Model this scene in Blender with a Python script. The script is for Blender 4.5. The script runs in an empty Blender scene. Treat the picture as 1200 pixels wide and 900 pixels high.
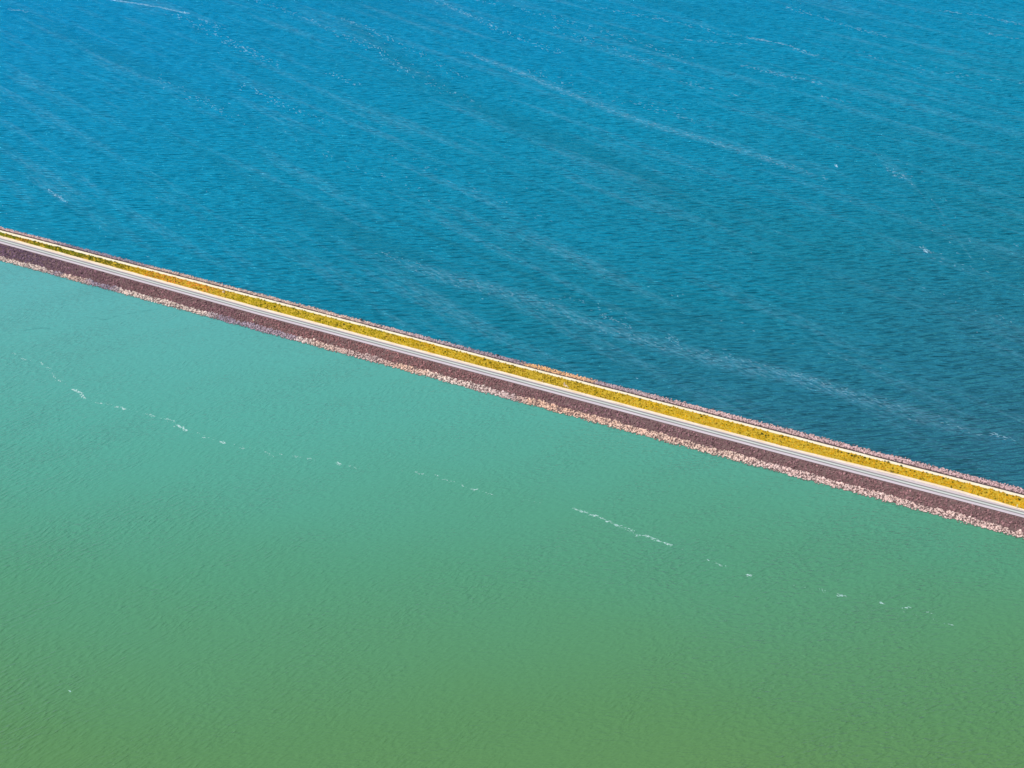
import bpy, math
import numpy as np
from mathutils import Vector
rad = math.radians
rng = np.random.default_rng(7)
scene = bpy.context.scene
col = scene.collection

# ------------------------------------------------------------------ camera, sky, sun, exposure
CAM_H, FPX, VH = 400.0, 1600.0, -450.0          # height over the water, focal length in photo pixels, horizon row
PITCH = math.atan((450 - VH) / FPX)
cam_d = bpy.data.cameras.new('camera')
cam_d.sensor_width = 36.0
cam_d.lens = 36.0 * FPX / 1200.0
cam_d.clip_start = 1.0
cam_d.clip_end = 60000.0
cam = bpy.data.objects.new('camera', cam_d)
col.objects.link(cam)
cam.location = (0, 0, CAM_H)
cam.rotation_euler = (math.pi / 2 - PITCH, 0, 0)
scene.camera = cam

SUN_EL, SUN_AZ = 56.0, 248.0                    # azimuth clockwise from +Y: behind the camera, a little to its left
world = bpy.data.worlds.new('World')
scene.world = world
world.use_nodes = True
wn = world.node_tree
bgn = wn.nodes['Background']
sky = wn.nodes.new('ShaderNodeTexSky')
sky.sky_type = 'NISHITA'
sky.sun_disc = False
sky.sun_elevation = rad(SUN_EL)
sky.sun_rotation = rad(SUN_AZ)
sky.air_density = 1.0
sky.dust_density = 0.1
sky.ozone_density = 4.0
wn.links.new(sky.outputs[0], bgn.inputs[0])
bgn.inputs[1].default_value = 0.11

sd = bpy.data.lights.new('sun', 'SUN')
sd.energy = 4.2
sd.angle = rad(0.5)
sd.color = (1.0, 0.95, 0.88)
sun = bpy.data.objects.new('sun', sd)
col.objects.link(sun)
to_sun = Vector((math.sin(rad(SUN_AZ)) * math.cos(rad(SUN_EL)), math.cos(rad(SUN_AZ)) * math.cos(rad(SUN_EL)), math.sin(rad(SUN_EL))))
sun.rotation_euler = to_sun.to_track_quat('Z', 'Y').to_euler()
sun.location = (0, 0, 600)

vs = scene.view_settings
scene.display_settings.display_device = 'sRGB'
vs.view_transform = 'Standard'
vs.look = 'None'
vs.exposure = 0.0
vs.gamma = 1.0
vs.use_curve_mapping = False

# ------------------------------------------------------------------ geometry of the place
F_ = np.array([0, math.cos(PITCH), -math.sin(PITCH)])
U_ = np.array([0, math.sin(PITCH), math.cos(PITCH)])
R_ = np.array([1.0, 0, 0])
CP = np.array([0, 0, CAM_H])


def ground(u, v, z=0.0):
    d = F_ * FPX + R_ * (u - 600) + U_ * (450 - v)
    return CP + d * ((z - CAM_H) / d[2])


CREST = 4.0
A = ground(0, 278.5, CREST)[:2]
B = ground(1200, 598, CREST)[:2]
LEN = float(np.linalg.norm(B - A))
D = (B - A) / LEN
N = np.array([-D[1], D[0]])                      # towards the blue lake
ANG = math.atan2(D[1], D[0])
T0 = 0.0


def local(p):
    q = np.array(p[:2]) - A
    return float(q @ D), float(q @ N)


def to_world(s, t, z):
    return A[0] + D[0] * s + N[0] * t, A[1] + D[1] * s + N[1] * t, z


# measured edges of the causeway's bands: photo column, then rows of
# far waterline, far rock top, far track (upper, lower), grass lower, near track lower, pavement lower, dark slope lower, near waterline
ROWS = [
    (0,    266.0, 268.7, 270.0, 272.3, 276.0, 278.3, 285.0, 299.8, 305.4),
    (300,  343.0, 346.2, 347.5, 349.5, 359.0, 361.2, 368.0, 380.3, 387.0),
    (600,  420.6, 424.8, 426.0, 428.0, 438.4, 440.6, 448.0, 461.1, 469.0),
    (900,  496.6, 501.8, 503.5, 505.7, 518.0, 520.2, 528.0, 541.3, 550.4),
    (1200, 573.0, 579.3, 581.0, 583.7, 596.6, 598.5, 606.6, 623.3, 631.6),
]
# z of each edge
ZS = [0.0, 2.9, CREST - .15, CREST, CREST, CREST, CREST, 1.35, 0.0]
K = len(ZS)
st_s = np.zeros((K, len(ROWS)))
st_t = np.zeros((K, len(ROWS)))
for j, row in enumerate(ROWS):
    for k in range(K):
        st_s[k, j], st_t[k, j] = local(ground(row[0], row[k + 1], ZS[k]))
FAR_W, FAR_ROCK, TRK_U, TRK_L, GRASS_L, NTRK_L, PAVE_L, DARK_L, NEAR_W = range(K)
print('t table', np.round(st_t, 1))
# pull the two sloping edges onto believable slopes
S0, S1 = -260.0, LEN + 220.0


def edge(k, s):
    s = np.asarray(s, float)
    return np.interp(s, st_s[k], st_t[k])


def u_to_s(u, v, z=CREST):
    return local(ground(u, v, z))[0]


def s_of_u(u):                                   # along the pavement
    return u_to_s(u, np.interp(u, [0, 1200], [282, 602]))


def bulge(s):                                    # gravel lay-by that eats into the grass
    a, b, c, d_ = s_of_u(930), s_of_u(1050), s_of_u(1120), s_of_u(1196)
    return 1.9 * np.interp(s, [a, b, c, d_], [0, 1, 1, 0])


# ------------------------------------------------------------------ node helpers
def mat(name):
    m = bpy.data.materials.new(name)
    m.use_nodes = True
    m.cycles.displacement_method = 'BUMP'
    return m, m.node_tree, m.node_tree.nodes['Principled BSDF']


def nd(nt, typ, ins=None, **kw):
    n = nt.nodes.new(typ)
    for k, v in kw.items():
        setattr(n, k, v)
    for k, v in (ins or {}).items():
        if hasattr(v, 'is_output') or isinstance(v, bpy.types.NodeSocket):
            nt.links.new(v, n.inputs[k])
        else:
            n.inputs[k].default_value = v
    return n


def math_n(nt, op, a, b=None, c=None, clamp=False):
    n = nt.nodes.new('ShaderNodeMath')
    n.operation = op
    n.use_clamp = clamp
    for i, v in enumerate((a, b, c)):
        if v is None:
            continue
        if isinstance(v, bpy.types.NodeSocket):
            nt.links.new(v, n.inputs[i])
        else:
            n.inputs[i].default_value = v
    return n.outputs[0]


def mixc(nt, f, a, b, mode='MIX'):
    n = nt.nodes.new('ShaderNodeMix')
    n.data_type = 'RGBA'
    n.blend_type = mode
    for i, v in ((0, f), (6, a), (7, b)):
        if isinstance(v, bpy.types.NodeSocket):
            nt.links.new(v, n.inputs[i])
        else:
            n.inputs[i].default_value = v if i == 0 else tuple(v) + ((1,) if len(v) == 3 else ())
    return n.outputs[2]


def ramp(nt, fac, stops, interp='LINEAR'):
    n = nt.nodes.new('ShaderNodeValToRGB')
    cr = n.color_ramp
    cr.interpolation = interp
    while len(cr.elements) < len(stops):
        cr.elements.new(0.5)
    for e, (p, c) in zip(cr.elements, stops):
        e.position = p
        e.color = tuple(c) + ((1,) if len(c) == 3 else ())
    nt.links.new(fac, n.inputs[0])
    return n.outputs[0]


def maprange(nt, v, a, b, c=0.0, d=1.0, smooth=False):
    n = nt.nodes.new('ShaderNodeMapRange')
    n.interpolation_type = 'SMOOTHSTEP' if smooth else 'LINEAR'
    nt.links.new(v, n.inputs[0])
    for i, x in zip((1, 2, 3, 4), (a, b, c, d)):
        n.inputs[i].default_value = x
    return n.outputs[0]


def coords(nt, rot=0.0, scale=(1, 1, 1), warp=None, world_xy=False):
    if world_xy:
        src = nt.nodes.new('ShaderNodeNewGeometry').outputs['Position']
    else:
        src = nt.nodes.new('ShaderNodeTexCoord').outputs['Object']
    if warp:
        src = warp
    mp = nt.nodes.new('ShaderNodeMapping')
    mp.inputs['Rotation'].default_value = (0, 0, rot)
    mp2 = nt.nodes.new('ShaderNodeMapping')
    mp2.inputs['Scale'].default_value = scale
    nt.links.new(src, mp.inputs[0])
    nt.links.new(mp.outputs[0], mp2.inputs[0])
    return mp2.outputs[0]


def noise(nt, vec, scale=1.0, detail=2.0, rough=0.5, dist=0.0):
    n = nt.nodes.new('ShaderNodeTexNoise')
    n.inputs['Scale'].default_value = scale
    n.inputs['Detail'].default_value = detail
    n.inputs['Roughness'].default_value = rough
    n.inputs['Distortion'].default_value = dist
    nt.links.new(vec, n.inputs['Vector'])
    return n.outputs['Fac']


# ------------------------------------------------------------------ mesh helpers
def mesh_obj(name, verts, faces, m, parent=None, uv=None, smooth=False, local_frame=True):
    me = bpy.data.meshes.new(name)
    me.from_pydata([tuple(map(float, v)) for v in verts], [], [tuple(f) for f in faces])
    if uv is not None:
        l = me.uv_layers.new(name='UVMap')
        idx = np.zeros(len(me.loops), np.int32)
        me.loops.foreach_get('vertex_index', idx)
        l.data.foreach_set('uv', np.asarray(uv, np.float32)[idx].ravel())
    me.materials.append(m)
    if smooth:
        me.polygons.foreach_set('use_smooth', [True] * len(me.polygons))
    me.update()
    o = bpy.data.objects.new(name, me)
    col.objects.link(o)
    if parent:
        o.parent = parent
    elif local_frame:
        o.location = (A[0], A[1], 0)
        o.rotation_euler = (0, 0, ANG)
    return o


def tri_obj(name, V, Fc, m, smooth=False, local_frame=True):
    """fast path: numpy vertices and triangles"""
    me = bpy.data.meshes.new(name)
    me.vertices.add(len(V))
    me.vertices.foreach_set('co', np.asarray(V, np.float32).ravel())
    me.loops.add(len(Fc) * 3)
    me.loops.foreach_set('vertex_index', np.asarray(Fc, np.int32).ravel())
    me.polygons.add(len(Fc))
    me.polygons.foreach_set('loop_start', np.arange(0, len(Fc) * 3, 3, dtype=np.int32))
    me.polygons.foreach_set('use_smooth', np.full(len(Fc), smooth))
    me.materials.append(m)
    me.update(calc_edges=True)
    me.validate()
    o = bpy.data.objects.new(name, me)
    col.objects.link(o)
    if local_frame:
        o.location = (A[0], A[1], 0)
        o.rotation_euler = (0, 0, ANG)
    return o


def structure(o, label=None):
    o['kind'] = 'structure'
    if label:
        o['label'] = label
    return o


def stuff(o, label, cat=None):
    o['kind'] = 'stuff'
    o['label'] = label
    if cat:
        o['category'] = cat
    return o


def thing(o, label, cat, group=None):
    o['label'] = label
    o['category'] = cat
    if group:
        o['group'] = group
    return o


BLUE_WAVE, GREEN_WAVE = 1.65, 0.74
# ------------------------------------------------------------------ WATER
def world_curve(pts):
    """photo points on the water -> world XY"""
    return np.array([ground(u, v, 0)[:2] for u, v in pts])


def streak_dir(p, q):
    a, b = ground(*p)[:2], ground(*q)[:2]
    return math.atan2(b[1] - a[1], b[0] - a[0])


WIND = streak_dir((540, 60), (960, 205))


def curve_mask(nt, pts, width, wob=0.0, soft=None):
    """1 on the curve falling to 0 at width metres (along Y), in world coordinates"""
    w = world_curve(pts)
    x0, x1 = w[0, 0], w[-1, 0]
    ys = w[:, 1]
    y0, y1 = ys.min(), ys.max()
    tc = nt.nodes.new('ShaderNodeNewGeometry')
    sx = nt.nodes.new('ShaderNodeSeparateXYZ')
    nt.links.new(tc.outputs['Position'], sx.inputs[0])
    fx = maprange(nt, sx.outputs[0], x0, x1)
    fc = nt.nodes.new('ShaderNodeFloatCurve')
    cv = fc.mapping.curves[0]
    while len(cv.points) < len(w):
        cv.points.new(0.5, 0.5)
    for p, (x, y) in zip(cv.points, w):
        p.location = ((x - x0) / (x1 - x0), (y - y0) / (y1 - y0))
    fc.mapping.update()
    nt.links.new(fx, fc.inputs['Value'])
    yy = maprange(nt, fc.outputs[0], 0, 1, y0, y1)
    dy = math_n(nt, 'SUBTRACT', sx.outputs[1], yy)
    if wob:
        nz = noise(nt, tc.outputs['Position'], 0.012, 3, 0.6)
        dy = math_n(nt, 'ADD', dy, math_n(nt, 'MULTIPLY', math_n(nt, 'SUBTRACT', nz, 0.5), wob))
    ad = math_n(nt, 'ABSOLUTE', dy)
    m = maprange(nt, ad, 0, width, 1, 0, smooth=True)
    e = math_n(nt, 'MULTIPLY', maprange(nt, sx.outputs[0], x0, x0 + 0.12 * (x1 - x0)), maprange(nt, sx.outputs[0], x1, x1 - 0.12 * (x1 - x0)))
    return math_n(nt, 'MULTIPLY', m, e)


def warped(nt, amount=10, scale=0.02):
    g = nt.nodes.new('ShaderNodeNewGeometry')
    w = nt.nodes.new('ShaderNodeTexNoise')
    w.inputs['Scale'].default_value = scale
    w.inputs['Detail'].default_value = 1.0
    nt.links.new(g.outputs['Position'], w.inputs['Vector'])
    vm = nt.nodes.new('ShaderNodeVectorMath')
    vm.operation = 'MULTIPLY_ADD'
    vm.inputs[1].default_value = (amount, amount, 0)
    nt.links.new(w.outputs['Color'], vm.inputs[0])
    nt.links.new(g.outputs['Position'], vm.inputs[2])
    return vm.outputs[0]


def train(nt, vec, deg, wl, crest, extra=0.5):
    """height of one train of short wind waves whose crests lie at deg (degrees, world)"""
    a = -rad(deg)
    h1 = noise(nt, coords(nt, a, (1 / crest, 1 / wl, 0.1), warp=vec), 1.0, 1.5, 0.5, 0.15)
    h2 = noise(nt, coords(nt, a + 0.3, (1.6 / crest, 1.8 / wl, 0.1), warp=vec), 1.0, 2.0, 0.55)
    h3 = noise(nt, coords(nt, a - 0.35, (3.4 / crest, 3.8 / wl, 0.1), warp=vec), 1.0, 2.0, 0.6)
    r = math_n(nt, 'POWER', maprange(nt, h1, 0.2, 0.8), 1.6)
    h = math_n(nt, 'ADD', r, math_n(nt, 'MULTIPLY', h2, extra))
    return math_n(nt, 'ADD', h, math_n(nt, 'MULTIPLY', h3, extra * 0.4))


def ripples(nt, deg, period, crest, seed=0.0):
    """near-periodic wavelets: two crossing sine trains bent by noise, grouped in sets"""
    out = None
    for k, (dd, pp, ww) in enumerate(((0, 1.0, 1.0), (7, 0.57, 0.5))):
        a = -rad(deg + dd)
        v = coords(nt, a, (1, 1, 0.1), warp=warped(nt, period * 1.2, 0.5 / crest))
        w = nt.nodes.new('ShaderNodeTexWave')
        w.wave_type = 'BANDS'
        w.bands_direction = 'Y'
        w.wave_profile = 'SIN'
        w.inputs['Scale'].default_value = 2 * math.pi / (20.0 * period * pp)
        w.inputs['Distortion'].default_value = 1.7
        w.inputs['Detail'].default_value = 1.5
        w.inputs['Detail Scale'].default_value = 3.0 * period / crest
        w.inputs['Phase Offset'].default_value = seed + 2.1 * k
        nt.links.new(v, w.inputs['Vector'])
        # groups of waves fade in and out along the crest
        env = noise(nt, coords(nt, a, (1 / crest, 0.45 / crest, 0.1), world_xy=True), 1.3, 1.0, 0.5)
        env = maprange(nt, env, 0.3 + 0.03 * k, 0.62, 0.55, 1.0)
        t = math_n(nt, 'MULTIPLY', math_n(nt, 'MULTIPLY', w.outputs['Fac'], env), ww)
        out = t if out is None else math_n(nt, 'ADD', out, t)
    return out


def bump(nt, h, dist, strength=1.0):
    b = nt.nodes.new('ShaderNodeBump')
    b.inputs['Distance'].default_value = dist
    if isinstance(strength, bpy.types.NodeSocket):
        nt.links.new(strength, b.inputs['Strength'])
    else:
        b.inputs['Strength'].default_value = strength
    nt.links.new(h, b.inputs['Height'])
    return b.outputs[0]


def water_shader(nt, colour, nrm, tint, rough, amount):
    """turbid water: the body colour under a Fresnel reflection"""
    out = nt.nodes['Material Output']
    df = nd(nt, 'ShaderNodeBsdfDiffuse', {'Color': colour, 'Normal': nrm})
    gl = nd(nt, 'ShaderNodeBsdfGlossy', {'Color': tint + (1,), 'Roughness': rough, 'Normal': nrm})
    fr = nd(nt, 'ShaderNodeFresnel', {'IOR': 1.33, 'Normal': nrm})
    mx = nt.nodes.new('ShaderNodeMixShader')
    nt.links.new(math_n(nt, 'MULTIPLY', fr.outputs[0], amount), mx.inputs[0])
    nt.links.new(df.outputs[0], mx.inputs[1])
    nt.links.new(gl.outputs[0], mx.inputs[2])
    nt.links.new(mx.outputs[0], out.inputs['Surface'])


# --- blue lake: base colour darker and greener towards causeway and right, bluer farther out
mblue, nt, pb = mat('blue_lake_water')
geo = nt.nodes.new('ShaderNodeNewGeometry')
sep = nt.nodes.new('ShaderNodeSeparateXYZ')
nt.links.new(geo.outputs['Position'], sep.inputs[0])
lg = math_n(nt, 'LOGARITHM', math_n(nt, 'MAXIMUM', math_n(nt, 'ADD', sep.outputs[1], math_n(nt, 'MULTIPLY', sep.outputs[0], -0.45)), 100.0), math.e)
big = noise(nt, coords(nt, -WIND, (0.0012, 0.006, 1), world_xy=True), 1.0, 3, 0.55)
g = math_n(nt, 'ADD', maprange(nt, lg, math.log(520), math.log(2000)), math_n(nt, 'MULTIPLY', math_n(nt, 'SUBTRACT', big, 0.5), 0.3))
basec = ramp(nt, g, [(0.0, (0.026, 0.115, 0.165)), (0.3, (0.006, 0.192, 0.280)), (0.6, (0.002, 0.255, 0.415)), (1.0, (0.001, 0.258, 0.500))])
G_DARK = [(385, 5), (440, 50), (500, 92), (560, 125), (640, 158), (700, 182), (760, 212), (840, 245)]
H_DARK = [(430, 245), (540, 290), (575, 305), (640, 332), (690, 355), (780, 368), (870, 392)]
I_LITE = [(440, 295), (520, 325), (600, 345), (650, 360), (700, 382), (760, 400), (860, 426), (920, 438), (1050, 480), (1190, 516)]
C_LITE = [(540, 60), (600, 82), (660, 106), (720, 131), (780, 151), (840, 167), (900, 187), (970, 210)]
J_LITE = [(1030, 190), (1070, 215), (1100, 245), (1130, 290), (1160, 320)]
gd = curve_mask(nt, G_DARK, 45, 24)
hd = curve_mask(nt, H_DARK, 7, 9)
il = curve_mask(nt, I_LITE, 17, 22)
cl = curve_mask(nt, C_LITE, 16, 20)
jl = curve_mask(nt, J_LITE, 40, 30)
streak = noise(nt, coords(nt, -WIND, (0.0035, 0.05, 1), world_xy=True), 1.0, 5, 0.65)
broad = noise(nt, coords(nt, -WIND, (0.0018, 0.014, 1), world_xy=True), 1.0, 3, 0.55)
fine = noise(nt, coords(nt, -WIND, (0.12, 0.5, 1), world_xy=True), 1.0, 3, 0.65)
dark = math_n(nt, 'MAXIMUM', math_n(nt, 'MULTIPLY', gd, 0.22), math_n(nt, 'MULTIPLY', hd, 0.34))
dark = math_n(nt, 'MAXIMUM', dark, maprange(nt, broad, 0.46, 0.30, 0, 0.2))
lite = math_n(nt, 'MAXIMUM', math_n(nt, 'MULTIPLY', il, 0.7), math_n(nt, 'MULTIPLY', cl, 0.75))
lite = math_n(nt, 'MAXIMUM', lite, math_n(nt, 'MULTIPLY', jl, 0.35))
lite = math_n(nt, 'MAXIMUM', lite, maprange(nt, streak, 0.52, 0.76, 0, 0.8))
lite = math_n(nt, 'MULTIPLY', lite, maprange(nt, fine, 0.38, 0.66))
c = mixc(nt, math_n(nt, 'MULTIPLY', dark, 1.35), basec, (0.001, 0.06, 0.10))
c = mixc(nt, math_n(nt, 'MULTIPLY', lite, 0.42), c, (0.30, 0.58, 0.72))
bmask = math_n(nt, 'SUBTRACT', 1.0, math_n(nt, 'MULTIPLY', dark, 0.8))
wv = warped(nt, 7, 0.02)
hb = math_n(nt, 'ADD', math_n(nt, 'MULTIPLY', ripples(nt, 6, 5.2, 17.0), 0.75), math_n(nt, 'MULTIPLY', train(nt, wv, 6, 2.5, 13.0, 0.45), 1.9))
swell = noise(nt, coords(nt, -rad(4), (1 / 36, 1 / 7, 0.1), warp=wv), 1.0, 2.5, 0.6)
hb = math_n(nt, 'ADD', hb, math_n(nt, 'MULTIPLY', swell, 0.5))
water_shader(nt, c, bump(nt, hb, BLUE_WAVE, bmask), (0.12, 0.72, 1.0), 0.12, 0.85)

# --- green lagoon
mgreen, nt, pb = mat('green_lagoon_water')
geo = nt.nodes.new('ShaderNodeNewGeometry')
sep = nt.nodes.new('ShaderNodeSeparateXYZ')
nt.links.new(geo.outputs['Position'], sep.inputs[0])
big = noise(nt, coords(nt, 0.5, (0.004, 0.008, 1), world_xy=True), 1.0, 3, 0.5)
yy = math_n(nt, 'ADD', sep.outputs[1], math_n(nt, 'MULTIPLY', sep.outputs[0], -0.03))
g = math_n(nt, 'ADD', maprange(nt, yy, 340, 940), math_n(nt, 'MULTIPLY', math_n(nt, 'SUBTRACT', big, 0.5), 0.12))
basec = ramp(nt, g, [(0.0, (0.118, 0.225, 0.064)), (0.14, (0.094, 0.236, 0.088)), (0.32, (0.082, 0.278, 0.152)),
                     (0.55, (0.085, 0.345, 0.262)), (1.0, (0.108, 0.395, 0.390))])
h1 = train(nt, warped(nt, 8, 0.03), 44, 1.6, 5.0, 0.7)
h2 = train(nt, warped(nt, 8, 0.03), 16, 1.5, 4.2, 0.7)
side = math_n(nt, 'ADD', maprange(nt, sep.outputs[0], -230, 120), math_n(nt, 'MULTIPLY', math_n(nt, 'SUBTRACT', big, .5), 1.2), clamp=True)
hg = math_n(nt, 'ADD', math_n(nt, 'MULTIPLY', h1, math_n(nt, 'SUBTRACT', 1.0, side)), math_n(nt, 'MULTIPLY', h2, side))
calm = noise(nt, coords(nt, -0.6, (0.006, 0.02, 1), world_xy=True), 1.0, 3, 0.55)
w1 = curve_mask(nt, [(24, 388), (36, 386), (46, 384.5), (60, 387)], 1.6, 3)
w2 = curve_mask(nt, [(104, 373), (113, 373), (121, 375), (135, 371), (190, 361)], 1.4, 3)
wisp = math_n(nt, 'MULTIPLY', math_n(nt, 'MAXIMUM', w1, w2), maprange(nt, noise(nt, coords(nt, 0, (0.12, 0.5, 1), world_xy=True), 1.0, 2), .35, .6, 0, .5))
basec = mixc(nt, wisp, basec, (0.03, 0.16, 0.15))
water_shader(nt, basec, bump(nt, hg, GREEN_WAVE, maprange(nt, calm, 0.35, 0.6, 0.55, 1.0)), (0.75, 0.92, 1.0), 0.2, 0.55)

FARX = 30000.0
# both sheets are laid out in the causeway's frame and meet beneath it
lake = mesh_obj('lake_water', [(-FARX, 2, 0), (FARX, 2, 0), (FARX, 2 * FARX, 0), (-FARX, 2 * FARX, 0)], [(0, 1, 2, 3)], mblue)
structure(lake, 'wind rippled deep blue lake above the causeway')
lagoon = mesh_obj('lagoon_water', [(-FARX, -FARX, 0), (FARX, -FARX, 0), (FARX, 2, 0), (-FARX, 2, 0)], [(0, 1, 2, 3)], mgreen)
structure(lagoon, 'calm milky green water below the causeway')


# ------------------------------------------------------------------ EMBANKMENT
def stations(step=6.0):
    return np.arange(S0, S1 + step, step)


def band(name, k0, k1, m, dz0=0.0, dz1=0.0, off0=0.0, off1=0.0, z0=CREST, z1=CREST, step=4.0, rough=0.0, seed=0):
    """a sheet between two edges; returns the object (UV: s, 0 at edge k0 .. 1 at edge k1)"""
    r = np.random.default_rng(seed)
    ss = stations(step)
    n = len(ss)
    ta = (edge(k0, ss) if isinstance(k0, int) else k0(ss)) + off0
    tb = (edge(k1, ss) if isinstance(k1, int) else k1(ss)) + off1
    if rough:
        def sm(a):
            a = r.normal(0, rough, n)
            return np.convolve(a, np.ones(3) / 3, 'same')
        ta = ta + sm(0)
        tb = tb + sm(0)
    V = [(s, t, z0 + dz0) for s, t in zip(ss, ta)] + [(s, t, z1 + dz1) for s, t in zip(ss, tb)]
    Fc = [(i + n, i + n + 1, i + 1, i) for i in range(n - 1)]
    uv = [(s, 0) for s in ss] + [(s, 1) for s in ss]
    return mesh_obj(name, V, Fc, m, uv=uv)


# earth body
mearth, nt, pb = mat('causeway_earth')
cc = coords(nt)
n1 = noise(nt, cc, 0.5, 4, 0.6)
nt.links.new(ramp(nt, n1, [(0.3, (0.10, 0.055, 0.050)), (0.7, (0.19, 0.12, 0.11))]), pb.inputs['Base Color'])
pb.inputs['Roughness'].default_value = 0.95
ss = stations(8)
prof = []
for s in ss:
    tn, tf = float(edge(NEAR_W, s)), float(edge(FAR_W, s))
    tc_, tfc = float(edge(PAVE_L, s)), float(edge(TRK_U, s))
    prof.append([(s, tn - 6, -2.0), (s, tn + .4, -0.15), (s, float(edge(DARK_L, s)), 1.1), (s, tc_ - .2, CREST - .12), (s, tfc + .2, CREST - .12),
                 (s, float(edge(FAR_ROCK, s)), 2.6), (s, tf - .4, -0.15), (s, tf + 6, -2.0)])
V = [p for q in prof for p in q]
Fc = []
for i in range(len(ss) - 1):
    for k in range(7):
        a = i * 8 + k
        Fc.append((a, a + 8, a + 9, a + 1))
emb = mesh_obj('embankment', V, Fc, mearth)
structure(emb, 'long straight causeway embankment dividing the two waters')


def speckle(nt, cc, base, lo=0.8, hi=1.2, scale=2.0):
    n = noise(nt, cc, scale, 4, 0.7)
    return mixc(nt, 1.0, base, ramp(nt, n, [(0.3, (lo,) * 3), (0.7, (hi,) * 3)]), 'MULTIPLY')


# far sandy track
mcream, nt, pb = mat('pale_sand')
cc = coords(nt, 0, (0.25, 1.6, 1))
n1 = noise(nt, cc, 0.5, 4, 0.6)
nt.links.new(ramp(nt, n1, [(0.3, (0.80, 0.66, 0.40)), (0.65, (0.88, 0.80, 0.60))]), pb.inputs['Base Color'])
pb.inputs['Roughness'].default_value = 0.95
trk = band('sandy_track', TRK_U, TRK_L, mcream, off0=.2, rough=0.12, seed=3)
structure(trk, 'narrow pale sandy track along the blue lake side of the causeway')

# grass base soil
msoil, nt, pb = mat('yellow_verge_soil')
n1 = noise(nt, coords(nt), 0.35, 4, 0.65)
nt.links.new(ramp(nt, n1, [(0.3, (0.42, 0.27, 0.010)), (0.7, (0.66, 0.45, 0.03))]), pb.inputs['Base Color'])
pb.inputs['Roughness'].default_value = 1.0
vg = band('ground', TRK_L, lambda s: edge(GRASS_L, s) + bulge(s), msoil, dz0=.012, dz1=.012, rough=0.0)
structure(vg, 'ochre soil of the grassy middle strip')

# near sandy shoulder
msand2, nt, pb = mat('pale_peach_sand')
n1 = noise(nt, coords(nt, 0, (0.3, 1.2, 1)), 0.6, 4, 0.6)
nt.links.new(ramp(nt, n1, [(0.3, (0.80, 0.58, 0.34)), (0.65, (0.88, 0.76, 0.58))]), pb.inputs['Base Color'])
pb.inputs['Roughness'].default_value = 0.95
sh = band('sand_shoulder', lambda s: edge(GRASS_L, s) + bulge(s), lambda s: edge(NTRK_L, s) + bulge(s) * 0.85, msand2, dz0=.005, dz1=.005, rough=0.12, seed=5)
structure(sh, 'pale peach sand edge between the yellow grass and the road')

# lay-by gravel and pavement
mroad, nt, pb = mat('worn_pavement')
uvn = nt.nodes.new('ShaderNodeUVMap')
su = nt.nodes.new('ShaderNodeSeparateXYZ')
nt.links.new(uvn.outputs[0], su.inputs[0])
wob = noise(nt, coords(nt, 0, (0.02, 0.02, 1)), 1.0, 2, 0.5)
vv = math_n(nt, 'ADD', su.outputs[1], math_n(nt, 'MULTIPLY', math_n(nt, 'SUBTRACT', wob, 0.5), 0.05))
gravel = (0.58, 0.48, 0.46)
dk = (0.235, 0.22, 0.205)
mint = (0.58, 0.60, 0.53)
lav = (0.60, 0.51, 0.52)
rc = ramp(nt, vv, [(0.0, (0.62, 0.52, 0.50)), (0.13, gravel), (0.17, dk), (0.29, dk), (0.34, mint), (0.50, mint), (0.54, dk), (0.66, dk), (0.71, lav), (1.0, lav)])
nz = noise(nt, coords(nt, 0, (0.05, 1.0, 1)), 1.0, 4, 0.65)
rc = mixc(nt, 1.0, rc, ramp(nt, nz, [(0.3, (0.84,) * 3), (0.7, (1.14,) * 3)]), 'MULTIPLY')
nt.links.new(rc, pb.inputs['Base Color'])
pb.inputs['Roughness'].default_value = 0.85
road = band('road', NTRK_L, PAVE_L, mroad, dz0=.02, dz1=.02)
structure(road, 'pale two lane road with darker wheel worn bands along the causeway')

mlay, nt, pb = mat('lay_by_gravel')
n1 = noise(nt, coords(nt), 0.8, 4, 0.6)
nt.links.new(ramp(nt, n1, [(0.3, (0.52, 0.42, 0.40)), (0.7, (0.68, 0.57, 0.54))]), pb.inputs['Base Color'])
pb.inputs['Roughness'].default_value = 0.95
lay = band('gravel_verge', lambda s: edge(NTRK_L, s) + bulge(s) * 0.85 + 0.001, NTRK_L, mlay, dz0=.009, dz1=.009)
structure(lay, 'pinkish gravel widening beside the road near its right end')

# ------------------------------------------------------------------ ROCKS (riprap)
PHI = (1 + 5 ** .5) / 2
ICO_V = np.array([(-1, PHI, 0), (1, PHI, 0), (-1, -PHI, 0), (1, -PHI, 0), (0, -1, PHI), (0, 1, PHI), (0, -1, -PHI), (0, 1, -PHI),
                  (PHI, 0, -1), (PHI, 0, 1), (-PHI, 0, -1), (-PHI, 0, 1)], float)
ICO_V /= np.linalg.norm(ICO_V[0])
ICO_F = np.array([(0, 11, 5), (0, 5, 1), (0, 1, 7), (0, 7, 10), (0, 10, 11), (1, 5, 9), (5, 11, 4), (11, 10, 2), (10, 7, 6), (7, 1, 8),
                  (3, 9, 4), (3, 4, 2), (3, 2, 6), (3, 6, 8), (3, 8, 9), (4, 9, 5), (2, 4, 11), (6, 2, 10), (8, 6, 7), (9, 8, 1)])


def rot_mats(n, r):
    q = r.normal(size=(n, 4))
    q /= np.linalg.norm(q, axis=1)[:, None]
    w, x, y, z = q.T
    return np.stack([np.stack([1 - 2 * (y * y + z * z), 2 * (x * y - z * w), 2 * (x * z + y * w)], -1),
                     np.stack([2 * (x * y + z * w), 1 - 2 * (x * x + z * z), 2 * (y * z - x * w)], -1),
                     np.stack([2 * (x * z - y * w), 2 * (y * z + x * w), 1 - 2 * (x * x + y * y)], -1)], 1)


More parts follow.
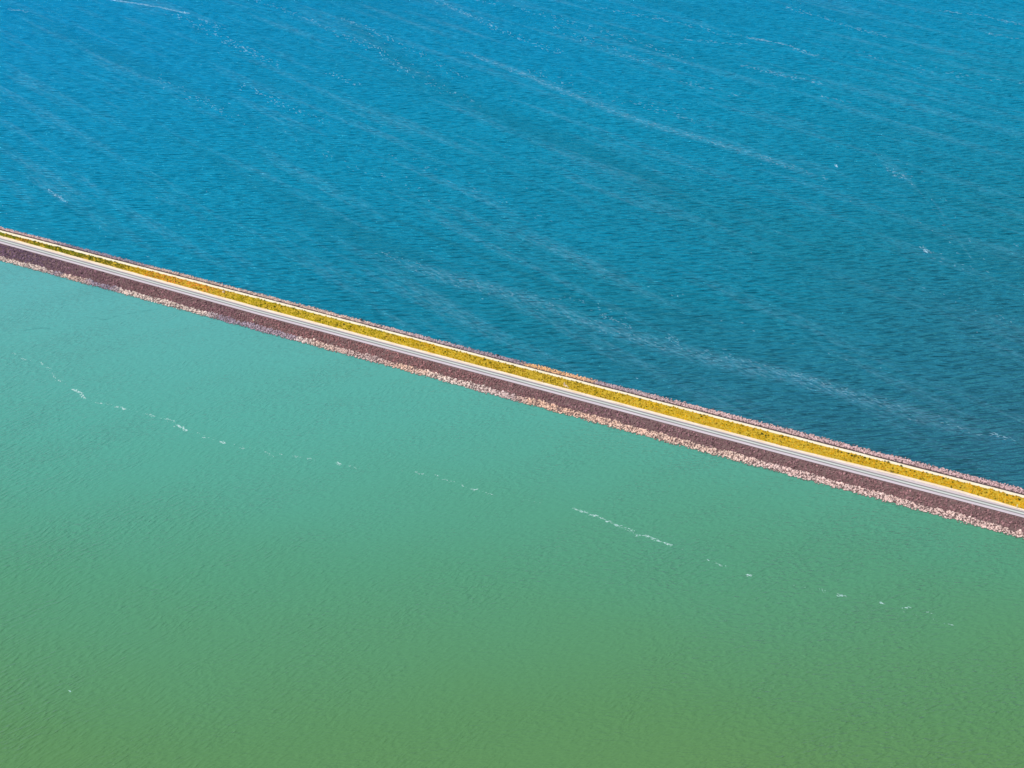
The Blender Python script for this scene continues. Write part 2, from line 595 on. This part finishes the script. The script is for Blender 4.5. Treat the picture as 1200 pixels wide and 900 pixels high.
def rocks(pos, size, r):
    n = len(pos)
    v = ICO_V[None] * (1 + r.uniform(-.28, .28, (n, 12, 1)))
    v = v * (np.array([1.0, 0.8, 0.62]) * r.uniform(.75, 1.25, (n, 3)))[:, None, :]
    v = np.einsum('nij,nkj->nki', rot_mats(n, r), v)
    v = v * np.asarray(size)[:, None, None] * .5 + pos[:, None, :]
    f = ICO_F[None] + (np.arange(n) * 12)[:, None, None]
    return v.reshape(-1, 3), f.reshape(-1, 3)


def profile_z(s, t):
    """height of the embankment surface"""
    e = [edge(NEAR_W, s) + .4, edge(DARK_L, s), edge(PAVE_L, s) - .2, edge(TRK_U, s) + .2, edge(FAR_ROCK, s), edge(FAR_W, s) - .4]
    z = [-.15, 1.1, CREST - .12, CREST - .12, 2.6, -.15]
    out = np.full(len(s), -1.0)
    for i in range(5):
        k = (t >= e[i]) & (t <= e[i + 1])
        w = (t - e[i]) / np.maximum(e[i + 1] - e[i], 1e-3)
        out = np.where(k, z[i] + w * (z[i + 1] - z[i]), out)
    out = np.where(t < e[0], -.15 - (e[0] - t) * .3, out)
    out = np.where(t > e[5], -.15 - (t - e[5]) * .3, out)
    return out


def wobble(s, seed, amp, wl):
    r = np.random.default_rng(seed)
    o = np.zeros_like(s)
    for k in range(6):
        o += np.sin(s * 2 * np.pi / (wl / (1.7 ** k)) + r.uniform(0, 6.28)) * amp / (1.4 ** k)
    return o


def riprap(name, ta, tb, dens, smin, smax, m, seed, wa=0.0, wb=0.0, bury=.25, label='', s0=S0, s1=S1):
    r = np.random.default_rng(seed)
    wmax = 22.0
    n = int((s1 - s0) * wmax * dens)
    s = r.uniform(s0, s1, n)
    a = ta(s) + wobble(s, seed + 1, wa, 40)
    b = tb(s) + wobble(s, seed + 2, wb, 40)
    keep = r.uniform(0, wmax, n) < np.abs(b - a)
    s, a, b = s[keep], a[keep], b[keep]
    t = a + (b - a) * r.uniform(0, 1, len(s))
    size = smin + (smax - smin) * r.uniform(0, 1, len(s)) ** 2.2
    z = profile_z(s, t) + size * (.5 - bury) * .6
    V, Fc = rocks(np.stack([s, t, z], 1), size, r)
    o = tri_obj(name, V, Fc, m)
    stuff(o, label, 'rocks')
    print(name, len(s), 'rocks')
    return o


def rock_mat(name, stops, lo=.78, hi=1.25, patch=None, patch_stops=None):
    """colour per rock by island, drifting along the causeway by quarry batch"""
    m, nt, pb = mat(name)
    tc = nt.nodes.new('ShaderNodeTexCoord')
    sp = nt.nodes.new('ShaderNodeSeparateXYZ')
    nt.links.new(tc.outputs['Object'], sp.inputs[0])
    jit = noise(nt, tc.outputs['Object'], 0.15, 3, 0.6)
    x = math_n(nt, 'ADD', sp.outputs[0], math_n(nt, 'MULTIPLY', math_n(nt, 'SUBTRACT', jit, .5), 26))
    f = maprange(nt, x, 0, LEN)
    c = ramp(nt, f, stops)
    g = nt.nodes.new('ShaderNodeNewGeometry')
    v = ramp(nt, g.outputs['Random Per Island'], [(0, (lo, lo, lo)), (.45, (.95, .93, .92)), (.8, (1.12, 1.1, 1.08)), (1, (hi, hi, hi))])
    c = mixc(nt, 1.0, c, v, 'MULTIPLY')
    # stone colour darkens towards the waterline
    shore = maprange(nt, sp.outputs[2], 0.1, 0.42)
    c = mixc(nt, shore, (0.055, 0.04, 0.04), c)
    nt.links.new(c, pb.inputs['Base Color'])
    pb.inputs['Roughness'].default_value = 0.9
    return m


def sf(u, row=0):
    """photo column along the causeway -> ramp position 0..1"""
    vrow = {0: (302, 627), 1: (268, 576)}[row]
    s = u_to_s(u, np.interp(u, [0, 1200], vrow), 1.0)
    return min(max(s / LEN, 0), 1)


PK = (0.72, 0.52, 0.42)
PKL = (0.78, 0.62, 0.52)
PUR = (0.36, 0.28, 0.33)
PCH = (0.76, 0.50, 0.36)
mnear = rock_mat('pink_riprap_stone', [(sf(2), PKL), (sf(50), PKL), (sf(66), PUR), (sf(74), PK), (sf(95), PK), (sf(108), PUR), (sf(132), PUR), (sf(142), PKL), (sf(235), PKL),
                                       (sf(255), PUR), (sf(345), (0.45, .34, .37)), (sf(356), PKL), (sf(375), PK), (sf(440), (.58, .42, .38)), (sf(470), PCH), (sf(520), PKL),
                                       (sf(600), (.62, .46, .42)), (sf(625), PCH), (sf(860), PK), (sf(900), (.72, .52, .46)), (1.0, (.70, .50, .43))])
mfar = rock_mat('pink_far_stone', [(sf(2, 1), (.74, .50, .45)), (sf(60, 1), (.72, .52, .48)), (sf(80, 1), PUR), (sf(160, 1), (.42, .33, .36)), (sf(185, 1), PK),
                                   (sf(400, 1), PK), (sf(500, 1), (.56, .42, .42)), (sf(560, 1), (.40, .31, .34)), (sf(615, 1), (.42, .32, .35)), (sf(622, 1), (.85, .50, .22)), (sf(690, 1), (.80, .48, .28)),
                                   (sf(705, 1), (.48, .36, .38)), (sf(750, 1), (.50, .38, .38)), (sf(800, 1), (.66, .46, .43)), (1.0, (.60, .40, .39))])
mdark = rock_mat('dark_plum_stone', [(0.0, (.20, .108, .160)), (.06, (.17, .10, .14)), (.12, (.22, .112, .132)), (.22, (.26, .125, .125)), (.3, (.24, .115, .125)), (.4, (.30, .135, .125)), (.55, (.28, .130, .125)), (.68, (.23, .115, .125)), (.8, (.23, .118, .122)), (.9, (.26, .13, .13)), (1.0, (.25, .13, .13))], .5, 1.75)

mline = rock_mat('dark_brown_stone', [(0.0, (.10, .060, .055)), (1.0, (.10, .060, .055))], .5, 1.5)  # dark brown stones of the thin line beside the far track
near_w = lambda s: edge(NEAR_W, s)
riprap('riprap', lambda s: near_w(s) - .7, lambda s: edge(DARK_L, s), 2.4, .6, 1.8, mnear, 11, .25, .35, label='band of pale pink boulders at the green water edge')
riprap('rubble_slope', lambda s: edge(DARK_L, s) - .1, lambda s: edge(PAVE_L, s) - .8, 2.2, .5, 1.6, mdark, 12, .1, .1, label='dark plum brown rubble slope below the road')
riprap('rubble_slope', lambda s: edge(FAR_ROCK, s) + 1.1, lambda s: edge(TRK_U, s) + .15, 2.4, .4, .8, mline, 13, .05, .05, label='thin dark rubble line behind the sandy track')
riprap('riprap', lambda s: edge(FAR_ROCK, s) + 1.2, lambda s: edge(FAR_W, s) + .7, 1.7, .6, 1.6, mfar, 14, .15, .3, label='narrow band of pinkish boulders at the blue lake edge')

# ------------------------------------------------------------------ GRASS
mgrass, nt, pb = mat('yellow_grass')
tc = nt.nodes.new('ShaderNodeTexCoord')
sp = nt.nodes.new('ShaderNodeSeparateXYZ')
nt.links.new(tc.outputs['Object'], sp.inputs[0])
jit = noise(nt, tc.outputs['Object'], 0.06, 4, 0.65)
x = math_n(nt, 'ADD', sp.outputs[0], math_n(nt, 'MULTIPLY', math_n(nt, 'SUBTRACT', jit, .5), 90))
fg = lambda u: s_of_u(u) / LEN
YEL, GRN, ORG, LIM = (.76, .56, .003), (.34, .42, .010), (.88, .50, .06), (.60, .54, .004)
c = ramp(nt, maprange(nt, x, 0, LEN), [(0, GRN), (fg(20), ORG), (fg(40), GRN), (fg(110), (.26, .28, .012)), (fg(150), YEL), (fg(190), ORG), (fg(245), ORG), (fg(270), LIM), (fg(420), LIM),
                                       (fg(480), YEL), (fg(640), (.47, .37, .008)), (fg(760), YEL), (fg(900), (.66, .47, .006)), (1.0, (.72, .46, .006))])
pn = noise(nt, tc.outputs['Object'], 0.18, 4, 0.7)
c = mixc(nt, maprange(nt, pn, .54, .68, 0, .6), c, (.17, .17, .010))
pn2 = noise(nt, coords(nt, 0, (1, 1, 1)), 0.11, 3, 0.6)
c = mixc(nt, maprange(nt, pn2, .55, .7, 0, .6), c, (.60, .38, .06))
g = nt.nodes.new('ShaderNodeNewGeometry')
c = mixc(nt, 1.0, c, ramp(nt, g.outputs['Random Per Island'], [(0, (.24, .30, .4)), (.14, (.5, .56, .6)), (.24, (1.05, 1, 1)), (.75, (1.1, 1.02, 1)), (1, (1.5, 1.35, 3.0))]), 'MULTIPLY')
nt.links.new(c, pb.inputs['Base Color'])
pb.inputs['Roughness'].default_value = .8


def tufts(name, s, t, size, m, r, z0=CREST):
    """each tuft: a low crown of pointed leaves leaning outward"""
    n, L = len(s), 7
    a = r.uniform(0, 2 * np.pi, (n, 1)) + np.arange(L)[None] * (2 * np.pi / L) + r.uniform(-.3, .3, (n, L))
    h = size[:, None] * r.uniform(.45, 1.0, (n, L))
    rr = size[:, None] * r.uniform(.35, .75, (n, L))
    cx, cy = s[:, None], t[:, None]
    da = .55
    zb = z0 - .02
    P0 = np.stack([cx + rr * .35 * np.cos(a - da), cy + rr * .35 * np.sin(a - da), np.full((n, L), zb)], -1)
    P1 = np.stack([cx + rr * .35 * np.cos(a + da), cy + rr * .35 * np.sin(a + da), np.full((n, L), zb)], -1)
    P2 = np.stack([cx + rr * np.cos(a), cy + rr * np.sin(a), zb + h * .7], -1)
    PC = np.stack([s, t, zb + size * .8], -1)[:, None, :]
    V = np.concatenate([P0, P1, P2, PC], 1)           # 3L+1 per tuft
    st = 3 * L + 1
    i = np.arange(L)
    f = np.concatenate([np.stack([i, L + i, 2 * L + i], 1), np.stack([2 * L + i, L + i, np.full(L, 3 * L)], 1), np.stack([i, 2 * L + i, np.full(L, 3 * L)], 1)])
    Fc = f[None] + (np.arange(n) * st)[:, None, None]
    return tri_obj(name, V.reshape(-1, 3), Fc.reshape(-1, 3), m)


r = np.random.default_rng(21)
n = 26000
s = r.uniform(S0, S1, n)
lo, hi = edge(GRASS_L, s) + bulge(s) + wobble(s, 5, .12, 30), edge(TRK_L, s) + wobble(s, 6, .1, 30)
t = lo + (hi - lo) * r.uniform(0, 1, n)
thin = noise_keep = np.sin(s * .37 + 3 * np.sin(t * .5)) * np.sin(s * .11 + t * .9) > -.75
s, t = s[thin], t[thin]
size = .25 + .75 * r.uniform(0, 1, len(s)) ** 2.5
gr = tufts('grass', s, t, size, mgrass, r)
stuff(gr, 'yellow green grass strip along the middle of the causeway', 'grass')

# ------------------------------------------------------------------ FOAM
mfoam, nt, pb = mat('foam')
n1 = noise(nt, coords(nt), 0.9, 3, .6)
nt.links.new(ramp(nt, n1, [(.3, (.26, .52, .45)), (.7, (.62, .76, .72))]), pb.inputs['Base Color'])
pb.inputs['Roughness'].default_value = .9

mfoam2, nt, pb = mat('thin_foam')
n1 = noise(nt, coords(nt), 1.3, 3, .6)
nt.links.new(ramp(nt, n1, [(.3, (.20, .46, .60)), (.65, (.46, .66, .76))]), pb.inputs['Base Color'])
pb.inputs['Roughness'].default_value = .9


def flecks(P, ang, ln, wd, r, z=.05):
    """irregular flat foam flecks; P world XY"""
    n, L = len(P), 8
    a = np.arange(L)[None] * 2 * np.pi / L + r.uniform(-.25, .25, (n, L))
    k = r.uniform(.55, 1.25, (n, L))
    x, y = np.cos(a) * k * ln[:, None] * .5, np.sin(a) * k * wd[:, None] * .5
    ca, sa = np.cos(ang)[:, None], np.sin(ang)[:, None]
    X, Y = P[:, :1] + x * ca - y * sa, P[:, 1:] + x * sa + y * ca
    V = np.concatenate([np.stack([X, Y, np.full_like(X, z)], -1), np.stack([P[:, 0], P[:, 1], np.full(n, z + .06)], -1)[:, None]], 1)
    i = np.arange(L)
    f = np.stack([i, (i + 1) % L, np.full(L, L)], 1)
    Fc = f[None] + (np.arange(n) * (L + 1))[:, None, None]
    return V.reshape(-1, 3), Fc.reshape(-1, 3)


def along(pts, n, r, spread, jit_ang=.25):
    w = world_curve(pts)
    seg = np.linalg.norm(np.diff(w, axis=0), axis=1)
    cum = np.concatenate([[0], np.cumsum(seg)])
    q = r.uniform(0, cum[-1], n)
    X, Y = np.interp(q, cum, w[:, 0]), np.interp(q, cum, w[:, 1])
    k = np.clip(np.searchsorted(cum, q) - 1, 0, len(seg) - 1)
    d = np.diff(w, axis=0)[k] / seg[k][:, None]
    off = r.normal(0, spread, n)
    P = np.stack([X - d[:, 1] * off, Y + d[:, 0] * off], 1)
    return P, np.arctan2(d[:, 1], d[:, 0]) + r.normal(0, jit_ang, n), cum[-1]


def foam_obj(name, parts, label, m):
    V, Fc, o = [], [], 0
    for v, f in parts:
        V.append(v)
        Fc.append(f + o)
        o += len(v)
    ob = tri_obj(name, np.concatenate(V), np.concatenate(Fc), m, local_frame=False)
    stuff(ob, label, 'foam')
    return ob


# broken chain of foam on the green water: (points, strength)
GREEN = [([(15, 414), (19, 416)], .5), ([(25, 420), (31, 422)], .7), ([(47, 424), (51, 427)], .7), ([(54, 430), (60, 432)], .6), ([(61, 436), (65, 444)], .5), ([(66, 445), (74, 449)], .5),
         ([(84, 457), (90, 458), (95, 460)], 1.6), ([(95, 460), (97, 464), (99, 467)], 1.2), ([(112, 472), (120, 473)], .6), ([(120, 472), (133, 474)], .2), ([(137, 476), (146, 480)], 1.2),
         ([(171, 485), (182, 488)], .6), ([(192, 490), (206, 494)], .7), ([(204, 498), (212, 500), (220, 506)], 1.3), ([(237, 512), (240, 513)], .8), ([(258, 518), (265, 519)], 1.5),
         ([(280, 524), (287, 526)], .5), ([(310, 530), (314, 531)], .8), ([(314, 532), (320, 535)], .3), ([(327, 531), (332, 533)], .4), ([(345, 535), (349, 536)], .4), ([(359, 537), (367, 538)], .7),
         ([(395, 542), (400, 545)], 1.0), ([(408, 546), (420, 549)], .2), ([(485, 553), (496, 556)], .6), ([(508, 557), (516, 558)], .5), ([(519, 562), (533, 565)], .5), ([(540, 568), (545, 570)], .5), ([(549, 573), (559, 574)], .9),
         ([(565, 576), (577, 580)], .4), ([(671, 595), (679, 598), (690, 602)], .9), ([(690, 602), (700, 605)], 1.1), ([(700, 605), (712, 611)], .5), ([(711, 611), (716, 612)], 1.2), ([(719, 615), (729, 617)], 1.0),
         ([(730, 617), (744, 623)], .6), ([(745, 628), (754, 627), (760, 629)], .9), ([(760, 629), (770, 633), (787, 639)], .9), ([(828, 656), (832, 658)], .3), ([(838, 660), (850, 664)], .5),
         ([(874, 673), (882, 675)], 1.1), ([(960, 690), (972, 694)], .25), ([(981, 697), (991, 699)], 1.1), ([(1030, 706), (1037, 708)], .9), ([(1056, 714), (1063, 712)], .8), ([(1063, 711), (1068, 712)], .3),
         ([(1085, 716), (1092, 719)], .3), ([(1110, 731), (1118, 733)], .5), ([(81, 810), (84, 811)], .5)]
# faint threads that link the patches
GREEN += [([(15, 414), (52, 428)], .1), ([(54, 430), (84, 457)], .14), ([(99, 467), (171, 485)], .12), ([(182, 488), (258, 518)], .14), ([(265, 519), (400, 545)], .07),
          ([(400, 545), (485, 553)], .03), ([(485, 553), (577, 580)], .1), ([(577, 580), (671, 595)], .02), ([(671, 595), (700, 605), (745, 626), (787, 639)], .35), ([(787, 639), (874, 673)], .05),
          ([(882, 675), (981, 697)], .04), ([(991, 699), (1118, 733)], .06)]
r = np.random.default_rng(31)
parts = []
for pts, k in GREEN:
    _, _, L = along(pts, 1, r, 0)
    n = max(4, int(L * 2.4 * k))
    thin_k = .6 if k < .2 or k == .35 else 1.0
    P, a, _ = along(pts, n, r, .28 + .22 * k)
    parts.append(flecks(P, a, r.uniform(.7, 2.2, n) * min(1, .5 + k * .5), thin_k * r.uniform(.2, .5, n) * min(1.3, .6 + k * .5), r))
foam_obj('foam', parts, 'broken chain of white foam drifting on the green water', mfoam)

# wind streaks on the blue lake: (points, flecks per metre, spread)
BLUE = [([(125, -1), (160, 4), (190, 9), (221, 16)], .45, 1.5), ([(235, 22), (262, 34)], .15, 3), ([(200, 15), (300, 62)], .10, 5), ([(262, 48), (300, 62)], .12, 4), ([(180, 90), (230, 115), (290, 142)], .07, 6),
        ([(285, 98), (330, 122), (385, 146)], .13, 4), ([(275, 55), (330, 78)], .12, 5), ([(385, 85), (420, 100)], .12, 4), ([(55, 221), (66, 229), (79, 238)], .35, 1.4), ([(10, 10), (32, 14)], .2, 2),
        (C_LITE, .12, 4), ([(505, -2), (560, 22), (620, 50), (660, 62)], .14, 4), ([(640, 28), (720, 60), (790, 82)], .09, 6), ([(420, 45), (480, 85), (560, 125)], .10, 6),
        ([(878, 44), (920, 52), (957, 66)], .30, 2.5), ([(868, 77), (930, 90), (966, 99)], .18, 4), ([(800, 46), (880, 53)], .12, 4), ([(920, 8), (970, 22), (1040, 44)], .13, 4), ([(1100, 12), (1150, 18), (1200, 30)], .12, 4),
        ([(800, 95), (866, 112)], .12, 4), ([(890, 84), (935, 92)], .12, 4), ([(1150, 38), (1195, 46)], .10, 3), ([(960, 112), (1010, 122)], .08, 5),
        (J_LITE, .03, 8), ([(1036, 196), (1062, 210)], .3, 3), ([(1078, 288), (1092, 297)], .5, 1.4), ([(1095, 300), (1140, 316)], .10, 5), ([(979, 193), (981, 196)], .8, 1), ([(1082, 292), (1086, 296)], 1.2, .6),
        (I_LITE, .13, 5), ([(700, 366), (740, 384)], .35, 2), ([(780, 392), (800, 405)], .3, 2), ([(960, 450), (1000, 462)], .35, 2.2), ([(1160, 508), (1190, 516)], .5, 1.2), ([(905, 432), (960, 447)], .25, 3),
        ([(650, 345), (740, 372)], .08, 4), ([(300, -2), (380, 32), (450, 62)], .08, 5), ([(400, 20), (500, 66), (545, 92)], .09, 5), ([(620, 82), (700, 112), (800, 130)], .07, 6),
        ([(560, -2), (640, 18), (740, 46), (830, 80)], .08, 6), ([(700, 8), (800, 28), (880, 46)], .08, 5), ([(460, 180), (560, 222), (650, 262)], .04, 6), ([(330, 155), (400, 190), (470, 215)], .04, 5),
        ([(1000, 60), (1100, 84), (1200, 98)], .06, 6), ([(740, 120), (850, 152)], .08, 4), ([(1040, 320), (1120, 352), (1190, 378)], .05, 5), ([(820, 408), (900, 430)], .14, 3)]
parts = []
for pts, dens, spread in BLUE:
    _, _, L = along(pts, 1, r, 0)
    n = max(6, int(L * dens * 3.2))
    P, a, _ = along(pts, n, r, spread * .8, .3)
    dist = np.linalg.norm(P, axis=1)
    q = np.clip(dist / 900, .6, 1.9)
    parts.append(flecks(P, a, r.uniform(1.0, 3.6, n) * q, r.uniform(.12, .34, n) * q, r))
# scattered tiny whitecaps, gathered in wind rows
n = 26000
P = np.stack([r.uniform(-1000, 1100, n), r.uniform(520, 2600, n)], 1)
loc_t = (P - A) @ N
cw, sw = math.cos(WIND), math.sin(WIND)
across = -P[:, 0] * sw + P[:, 1] * cw
alongw = P[:, 0] * cw + P[:, 1] * sw
row = np.sin(across * .055 + 1.5 * np.sin(alongw * .004)) + .8 * np.sin(across * .131 + 2 + 1.2 * np.sin(alongw * .006)) + .6 * np.sin(across * .023)
keep = (loc_t > 30) & (r.uniform(0, 1, n) < np.clip((row - .6) * .2, 0.003, .5))
P = P[keep]
n = len(P)
print('whitecaps', n)
parts.append(flecks(P, np.full(n, WIND) + r.normal(0, .3, n), r.uniform(.8, 2.4, n), r.uniform(.2, .5, n), r))
foam_obj('foam', parts, 'faint diagonal wind streaks of foam on the blue lake', mfoam2)


# ------------------------------------------------------------------ SINGLE THINGS
def single_rock(name, u, v, z, size, m, label, cat, seed, up=0.0):
    rr = np.random.default_rng(seed)
    V, Fc = rocks(np.array([[0, 0, 0.0]]), np.array([size]), rr)
    # one subdivision by midpoint for a rounder, chipped boulder
    V = list(map(tuple, V))
    mid, F2 = {}, []

    def mp(a, b):
        k = (min(a, b), max(a, b))
        if k not in mid:
            p = (np.array(V[a]) + np.array(V[b])) / 2
            p = p * (1 + rr.uniform(-.02, .12))
            V.append(tuple(p))
            mid[k] = len(V) - 1
        return mid[k]
    for a, b, c_ in Fc:
        ab, bc, ca = mp(a, b), mp(b, c_), mp(c_, a)
        F2 += [(a, ab, ca), (b, bc, ab), (c_, ca, bc), (ab, bc, ca)]
    o = mesh_obj(name, V, F2, m, local_frame=False)
    p = ground(u, v, z)
    o.location = (p[0], p[1], z + up)
    thing(o, label, cat)
    return o


def plain(name, c, rough=.9, var=.2):
    m, nt, pb = mat(name)
    n1 = noise(nt, coords(nt), 2.5, 4, .6)
    c = np.array(c)
    nt.links.new(ramp(nt, n1, [(.3, tuple(c * (1 - var))), (.7, tuple(np.minimum(c * (1 + var), .9)))]), pb.inputs['Base Color'])
    pb.inputs['Roughness'].default_value = rough
    return m


mblack = plain('wet_black_rock', (.02, .02, .025), .6)
mpale = plain('pale_limestone', (.74, .56, .36))
mwhite = plain('white_stone', (.80, .74, .66))
single_rock('boulder', 423.5, 374.5, 1.2, 2.2, mblack, 'black wet boulder on the blue lake edge left of the picture middle', 'boulder', 1)
single_rock('boulder', 583.5, 416.5, 1.2, 1.9, mblack, 'black boulder at the blue lake edge just left of the orange stretch of rocks', 'boulder', 2)
single_rock('boulder', 229.5, 354.5, 2.6, 1.7, mpale, 'pale boulder alone on the dark rubble slope at the left', 'boulder', 3)
single_rock('boulder', 297.5, 375.5, 2.6, 1.4, mpale, 'pale flattish boulder low on the dark rubble slope left of centre', 'boulder', 4)
single_rock('boulder', 262, 342.3, CREST + .4, 2.3, mpale, 'tan boulder in the green edge of the grass strip', 'boulder', 6)
single_rock('boulder', 636, 446.5, CREST + .2, 1.0, mpale, 'small tan rock where the yellow grass meets the sand edge', 'boulder', 8)

# tall pale rock with a slab leaning away from it in the grass
p = ground(661.5, 451.8, CREST)
bm_v = [(-.8, -.5, -.1), (.8, -.55, -.1), (.7, .5, -.1), (-.7, .45, -.1), (-.35, -.3, 1.6), (.3, -.28, 1.3), (.25, .2, 1.45), (-.3, .25, 1.9), (0, -.05, 2.5)]
bm_f = [(3, 2, 1, 0), (0, 1, 5, 4), (1, 2, 6, 5), (2, 3, 7, 6), (3, 0, 4, 7), (4, 5, 8), (5, 6, 8), (6, 7, 8), (7, 4, 8)]
o = mesh_obj('standing_stone', bm_v, bm_f, mpale, local_frame=False)
o.location = p
thing(o, 'pointed pale tan stone standing in the yellow grass near the picture middle', 'stone')
p = ground(664.5, 453.2, CREST)
bm_v = [(-1.5, -.5, -.05), (1.5, -.6, -.05), (1.4, .5, -.05), (-1.4, .55, -.05), (-1.2, -.4, .7), (1.2, -.45, .35), (1.1, .35, .3), (-1.1, .4, .8)]
bm_f = [(3, 2, 1, 0), (0, 1, 5, 4), (1, 2, 6, 5), (2, 3, 7, 6), (3, 0, 4, 7), (4, 5, 6, 7)]
o = mesh_obj('stone_slab', bm_v, bm_f, mpale, local_frame=False)
o.location = p
o.rotation_euler = (0, 0, -.7)
thing(o, 'low tan slab lying right of the pointed stone in the grass', 'stone')


# road marker post at the right end
def marker(u, v, label):
    p = ground(u, v, CREST)
    root = bpy.data.objects.new('marker_post', None)
    col.objects.link(root)
    root.location = p
    thing(root, label, 'post')
    def prism(name, r0, r1, z0, z1, m, sides=8):
        V = [(r0 * math.cos(k * 2 * math.pi / sides), r0 * math.sin(k * 2 * math.pi / sides), z0) for k in range(sides)]
        V += [(r1 * math.cos(k * 2 * math.pi / sides), r1 * math.sin(k * 2 * math.pi / sides), z1) for k in range(sides)]
        Fc = [(k, (k + 1) % sides, sides + (k + 1) % sides, sides + k) for k in range(sides)] + [tuple(range(sides))[::-1], tuple(range(sides, 2 * sides))]
        return mesh_obj(name, V, Fc, m, parent=root)
    prism('post', .16, .14, -.1, 1.75, mwhite)
    prism('footing', .42, .34, -.1, .18, mpale, 10)
    prism('cap', .2, .1, 1.752, 1.95, mwhite)


marker(1191.5, 595, 'short pale marker post at the grass edge near the right end of the road')

# dark shrubs in the verge
mshrub, nt, pb = mat('dark_green_shrub')
g = nt.nodes.new('ShaderNodeNewGeometry')
n1 = noise(nt, coords(nt), 1.5, 3, .6)
nt.links.new(ramp(nt, n1, [(.3, (.06, .075, .008)), (.7, (.14, .15, .012))]), pb.inputs['Base Color'])
pb.inputs['Roughness'].default_value = .8


def shrub_mesh(seed):
    rr = np.random.default_rng(seed)
    n = 150
    d = rr.normal(size=(n, 3))
    d /= np.linalg.norm(d, axis=1)[:, None]
    c_ = d * rr.uniform(.45, 1, (n, 1)) * [1.0, .85, .6] + [0, 0, .55]
    c_[:, 2] = np.maximum(c_[:, 2], .05)
    a = rr.normal(size=(n, 3)) * .16
    b = rr.normal(size=(n, 3)) * .16
    V = np.stack([c_ - a, c_ + b, c_ + a - b * .3], 1).reshape(-1, 3)
    Fc = np.arange(n * 3).reshape(-1, 3)
    me = bpy.data.meshes.new('foliage')
    me.from_pydata(V.tolist(), [], Fc.tolist())
    me.materials.append(mshrub)
    return me


def stem_mesh():
    V, Fc = [], []
    for k in range(3):
        a = k * 2.1
        o = len(V)
        for j in range(5):
            V.append((.05 * math.cos(j * 1.2566), .05 * math.sin(j * 1.2566), -.05))
        for j in range(5):
            V.append((.3 * math.cos(a) + .025 * math.cos(j * 1.2566), .3 * math.sin(a) + .025 * math.sin(j * 1.2566), .6))
        Fc += [(o + j, o + (j + 1) % 5, o + 5 + (j + 1) % 5, o + 5 + j) for j in range(5)]
    me = bpy.data.meshes.new('stem')
    me.from_pydata(V, [], Fc)
    me.materials.append(mearth)
    return me


sm = [shrub_mesh(50 + i) for i in range(4)]
stm = stem_mesh()
SHR = [(9, 275.2), (16, 278), (24, 279.5), (33, 282.5), (40, 283.5), (52, 288), (58, 289.5), (66, 290), (71, 292.6), (306, 357.5), (311, 356), (322, 360), (330, 359.5), (350, 366),
       (403, 380.5), (411, 383), (508, 407.5), (568, 422), (597, 431), (634, 438), (697, 458.3), (750, 468), (822, 488.5), (825, 487), (893, 509), (897, 511), (914, 511.5), (917, 512.5),
       (982, 529.5), (986, 530.5), (994, 532), (998, 534.5), (1002, 535), (1006, 537), (1013, 537), (1019, 538.5), (1037, 541), (1041, 542.5), (1056, 546.5), (1072, 553), (1086, 554.5), (1105, 561), (1180, 580.5), (1187, 582), (1194, 586)]
for i, (u, v) in enumerate(SHR):
    root = bpy.data.objects.new('shrub', None)
    col.objects.link(root)
    p = ground(u, v, CREST)
    root.location = p
    k = .5 + .35 * ((i * 37) % 10) / 10
    root.scale = (k, k, k)
    root.rotation_euler = (0, 0, i * 1.3)
    thing(root, 'small dark green shrub in the yellow grass strip', 'shrub', 'dark shrubs in the grass strip')
    for nm, me in (('foliage', sm[i % 4]), ('stem', stm)):
        ch = bpy.data.objects.new(nm, me)
        col.objects.link(ch)
        ch.parent = root
